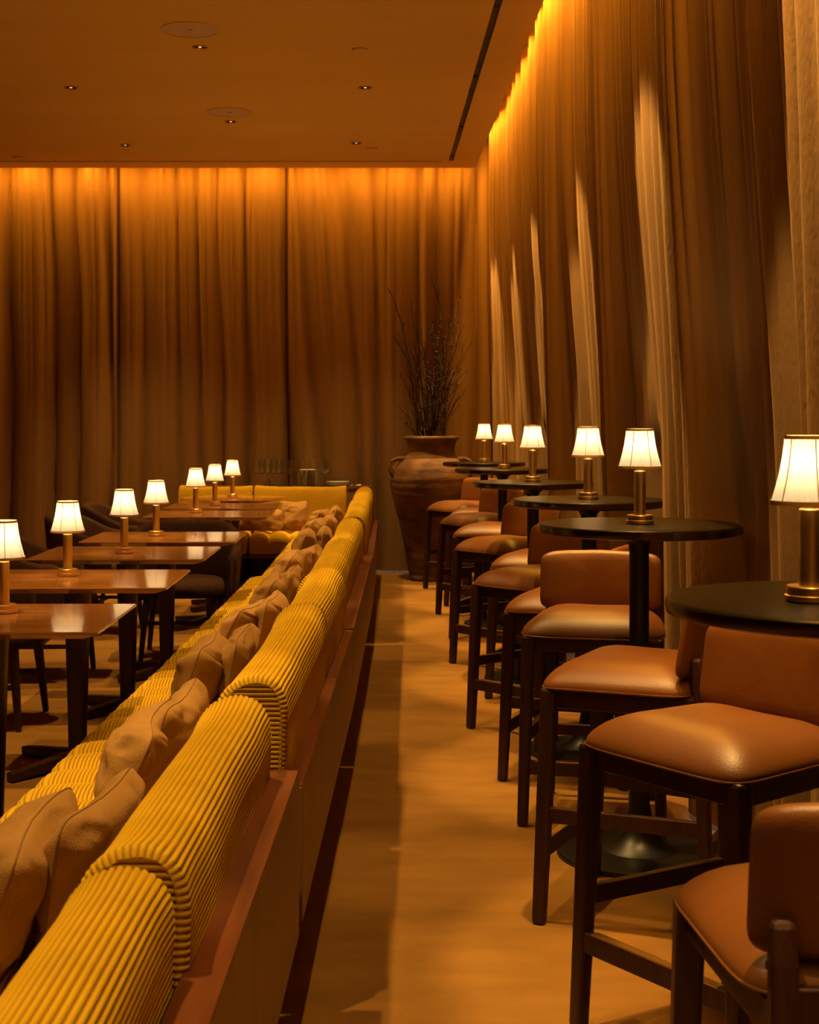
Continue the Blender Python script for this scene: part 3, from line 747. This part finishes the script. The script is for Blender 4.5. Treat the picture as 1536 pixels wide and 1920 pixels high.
# ---------------------------------------------------------------- clay jar with branches
JX, JY = .415, 12.43
jar = thing('clay_jar', 'tall weathered clay jar with loop handles in the room corner', 'jar', (JX, JY, 0))
prof = [(.001, 0), (.185, 0), (.195, .02), (.192, .05), (.205, .12), (.222, .22), (.245, .34), (.268, .45), (.296, .56), (.322, .66), (.345, .75), (.358, .82), (.362, .87), (.355, .92), (.335, .97), (.30, 1.01), (.262, 1.04), (.225, 1.06), (.205, 1.08), (.200, 1.11), (.203, 1.15), (.212, 1.19), (.222, 1.205), (.236, 1.21), (.240, 1.222), (.236, 1.236), (.222, 1.24), (.205, 1.235), (.195, 1.20), (.185, 1.12), (.185, 1.0), (.001, .95)]
dense = []
for (a, b) in zip(prof, prof[1:]):
    for q in range(5): dense.append((lerp(a[0], b[0], q / 5), lerp(a[1], b[1], q / 5)))
dense.append(prof[-1])
MB().lathe(dense, 80, wob=lambda a, z: .008 * noise.noise(Vector((math.cos(a) * 2, math.sin(a) * 2, z * 3))) + .0045 * math.sin(z * 95 + noise.noise(Vector((z * 9, a * .5, 0))) * 3) * (1 if z < 1.0 else .3)).build('body', 'terracotta', jar, smooth=60)
for sgn in (-1, 1):
    a = math.pi - .35 if sgn < 0 else .45
    pts = []
    for q in range(13):
        k = q / 12; ang = math.pi * k
        r = lerp(.235, .335, smooth01(k)) + .085 * math.sin(ang); z = lerp(1.035, .885, k) + .075 * math.sin(ang) * (1 - .4 * k)
        pts.append((r * math.cos(a), -r * math.sin(a), z))
    MB().tube(pts, [.019 + .006 * math.cos(math.pi * 2 * q / 12) for q in range(13)], 12).build('handle', 'terracotta', jar, smooth=60)
brr = random.Random(8)
def branch(tip, mid, label, seed, rbase=.010):
    rr = random.Random(seed)
    base = Vector((rr.uniform(-.12, .12), rr.uniform(-.10, .10), .96)); P0, P2 = base, Vector(tip); P1 = Vector(mid)
    t = thing('branch', label, 'branch', (JX, JY, 0), 0, 'bare budding branches in the clay jar')
    mb = MB(); bud = MB(); n = 20; pts = []
    for i in range(n + 1):
        k = i / n
        p = P0 * (1 - k) ** 2 + P1 * 2 * k * (1 - k) + P2 * k * k
        j = .018 * k
        p = p + Vector((noise.noise(Vector((k * 6, seed, 0))), noise.noise(Vector((k * 6, seed, 5))), 0)) * j * 1.6
        pts.append(p)
    mb.tube(pts, [lerp(rbase, .0034, i / n) for i in range(n + 1)], 6)
    for q in range(rr.randint(2, 5)):
        i = rr.randint(6, n - 3); b = pts[i]; d = (pts[i + 1] - pts[i - 1]).normalized()
        side = Vector((rr.uniform(-1, 1), rr.uniform(-1, 1), .2)).normalized()
        l = rr.uniform(.10, .30) * (1.1 - i / n * .5)
        q_ = [b + (d * .75 + side * .5 * (1 - .3 * kk)) * l * kk for kk in (0, .25, .5, .75, 1)]
        mb.tube(q_, [.0045, .004, .0036, .003, .002], 5)
        for kk in (.3, .5, .7, .9):
            c = b + (d * .75 + side * .5 * (1 - .3 * kk)) * l * kk; bud.lathe([(.0005, c.z - .006), (.0045, c.z - .002), (.0035, c.z + .004), (.0005, c.z + .009)], 6, c.x + .004, c.y)
    for i in range(5, n, 1):
        c = pts[i] + Vector((rr.uniform(-.006, .006), -.004, 0)); bud.lathe([(.0005, c.z - .006), (.0048, c.z - .002), (.0038, c.z + .004), (.0005, c.z + .010)], 6, c.x, c.y)
    mb.build('stem', 'branch', t, smooth=60); bud.build('buds', 'bud', t, smooth=60)
def jp(px, py): return ((px - PX) * JY / F - JX, HC - (py - PY) * JY / F)
def brn(px, py, mx, my, dy, label, seed):
    x, z = jp(px, py); x2, z2 = jp(mx, my)
    branch((x, dy, z), (x2, dy * .5, z2), label, seed)
brn(727, 541, 765, 590, -.05, 'tall bare branch hooking out farthest to the left of the jar', 1)
brn(809, 516, 842, 600, .05, 'tallest bare branch in the jar, reaching up near the middle', 2)
brn(866, 553, 838, 640, .1, 'bare branch bending to the upper right of the jar', 3)
others = [(772, 560), (779, 585), (802, 590), (746, 635), (752, 655), (860, 600), (848, 596), (870, 610), (884, 640), (880, 690), (749, 700), (752, 760), (748, 782), (790, 615), (820, 640), (835, 620), (765, 640), (812, 600),
          (800, 700), (830, 690), (850, 660), (870, 730), (776, 680), (760, 720), (840, 740), (815, 720), (786, 650), (862, 690), (825, 600), (878, 660), (795, 640), (856, 720)]
for k, (px, py) in enumerate(others):
    brn(px, py, lerp(808, px, .35) + brr.uniform(-12, 12), lerp(830, py, .5), brr.uniform(-.22, .22), 'thin dark budding branch in the dense cluster rising from the clay jar', 10 + k)

# ---------------------------------------------------------------- glasses, plates, napkin on the shelf
SZ = .7905
def make_glass(label, loc):
    t = thing('wine_glass', label, 'wine glass', loc, 0, 'wine glasses on the back shelf')
    MB().lathe([(.001, 0), (.034, 0), (.034, .002), (.012, .005), (.004, .009), (.0036, .10), (.008, .106), (.024, .118), (.038, .142), (.041, .165), (.037, .20), (.033, .235), (.0318, .235), (.0358, .20), (.0397, .165), (.0367, .143), (.022, .120), (.001, .110)], 28).build('glass_body', 'glass', t, smooth=50)
    return t
gl = [(482, 12.74, 'leftmost in the front row'), (502, 12.75, 'second from the left in the front row'), (524, 12.73, 'third from the left in the front row'), (545, 12.75, 'front row, just left of the plate stack'),
      (567, 12.722, 'in front of the left half of the plate stack'), (587, 12.722, 'in front of the right half of the plate stack'), (606, 12.74, 'rightmost, beside the low plate stack'),
      (491, 12.82, 'leftmost in the rear row'), (514, 12.83, 'second from the left in the rear row'), (533, 12.83, 'third from the left in the rear row'), (612, 12.85, 'rightmost in the rear row')]
g0 = None
for px, y, w_ in gl:
    l_ = 'wine glass on the back shelf, ' + w_
    if g0 is None: g0 = make_glass(l_, (wx(px, y), y, SZ))
    else: copy_thing(g0, (wx(px, y), y, SZ), px, l_)
def plate_mesh(r): return MB().lathe([(.001, .002), (r * .6, .001), (r * .62, .0), (r, .012), (r, .0145), (r * .66, .004), (.001, .0035)], 40)
pm = None
for k in range(16):
    z = SZ + k * .0085
    l_ = 'white plate in the tall stack behind the wine glasses'
    if pm is None: pm = plate_mesh(.083).build('plate', 'porcelain', smooth=40, label=l_, cat='plate', group='tall stack of white plates', loc=(wx(577, 12.85), 12.852, z))
    else:
        o = pm.copy(); C.objects.link(o); o.location.z = z
pm = None
for k in range(4):
    z = SZ + k * .0085
    if pm is None: pm = plate_mesh(.105).build('plate', 'porcelain', smooth=40, label='white plate in the low stack of four right of the wine glasses', cat='plate', group='low stack of white plates', loc=(wx(634, 12.82), 12.81, z))
    else:
        o = pm.copy(); C.objects.link(o); o.location.z = z
nb = MB()
def nf(i, j):
    return (-.06 + .12 * i / 10, -.04 + .08 * j / 6, .013 + .004 * math.sin(i * .9 + j * .4) - (.006 if i in (0, 10) else 0))
nb.grid(nf, 11, 7); nb.grid(lambda i, j: (lambda p: (p[0], p[1], .001))(nf(i, j)), 11, 7)
napk = nb.build('napkin', 'napkin', smooth=60, label='folded white napkin at the right end of the back shelf', cat='napkin', loc=(wx(671, 12.73), 12.73, SZ))
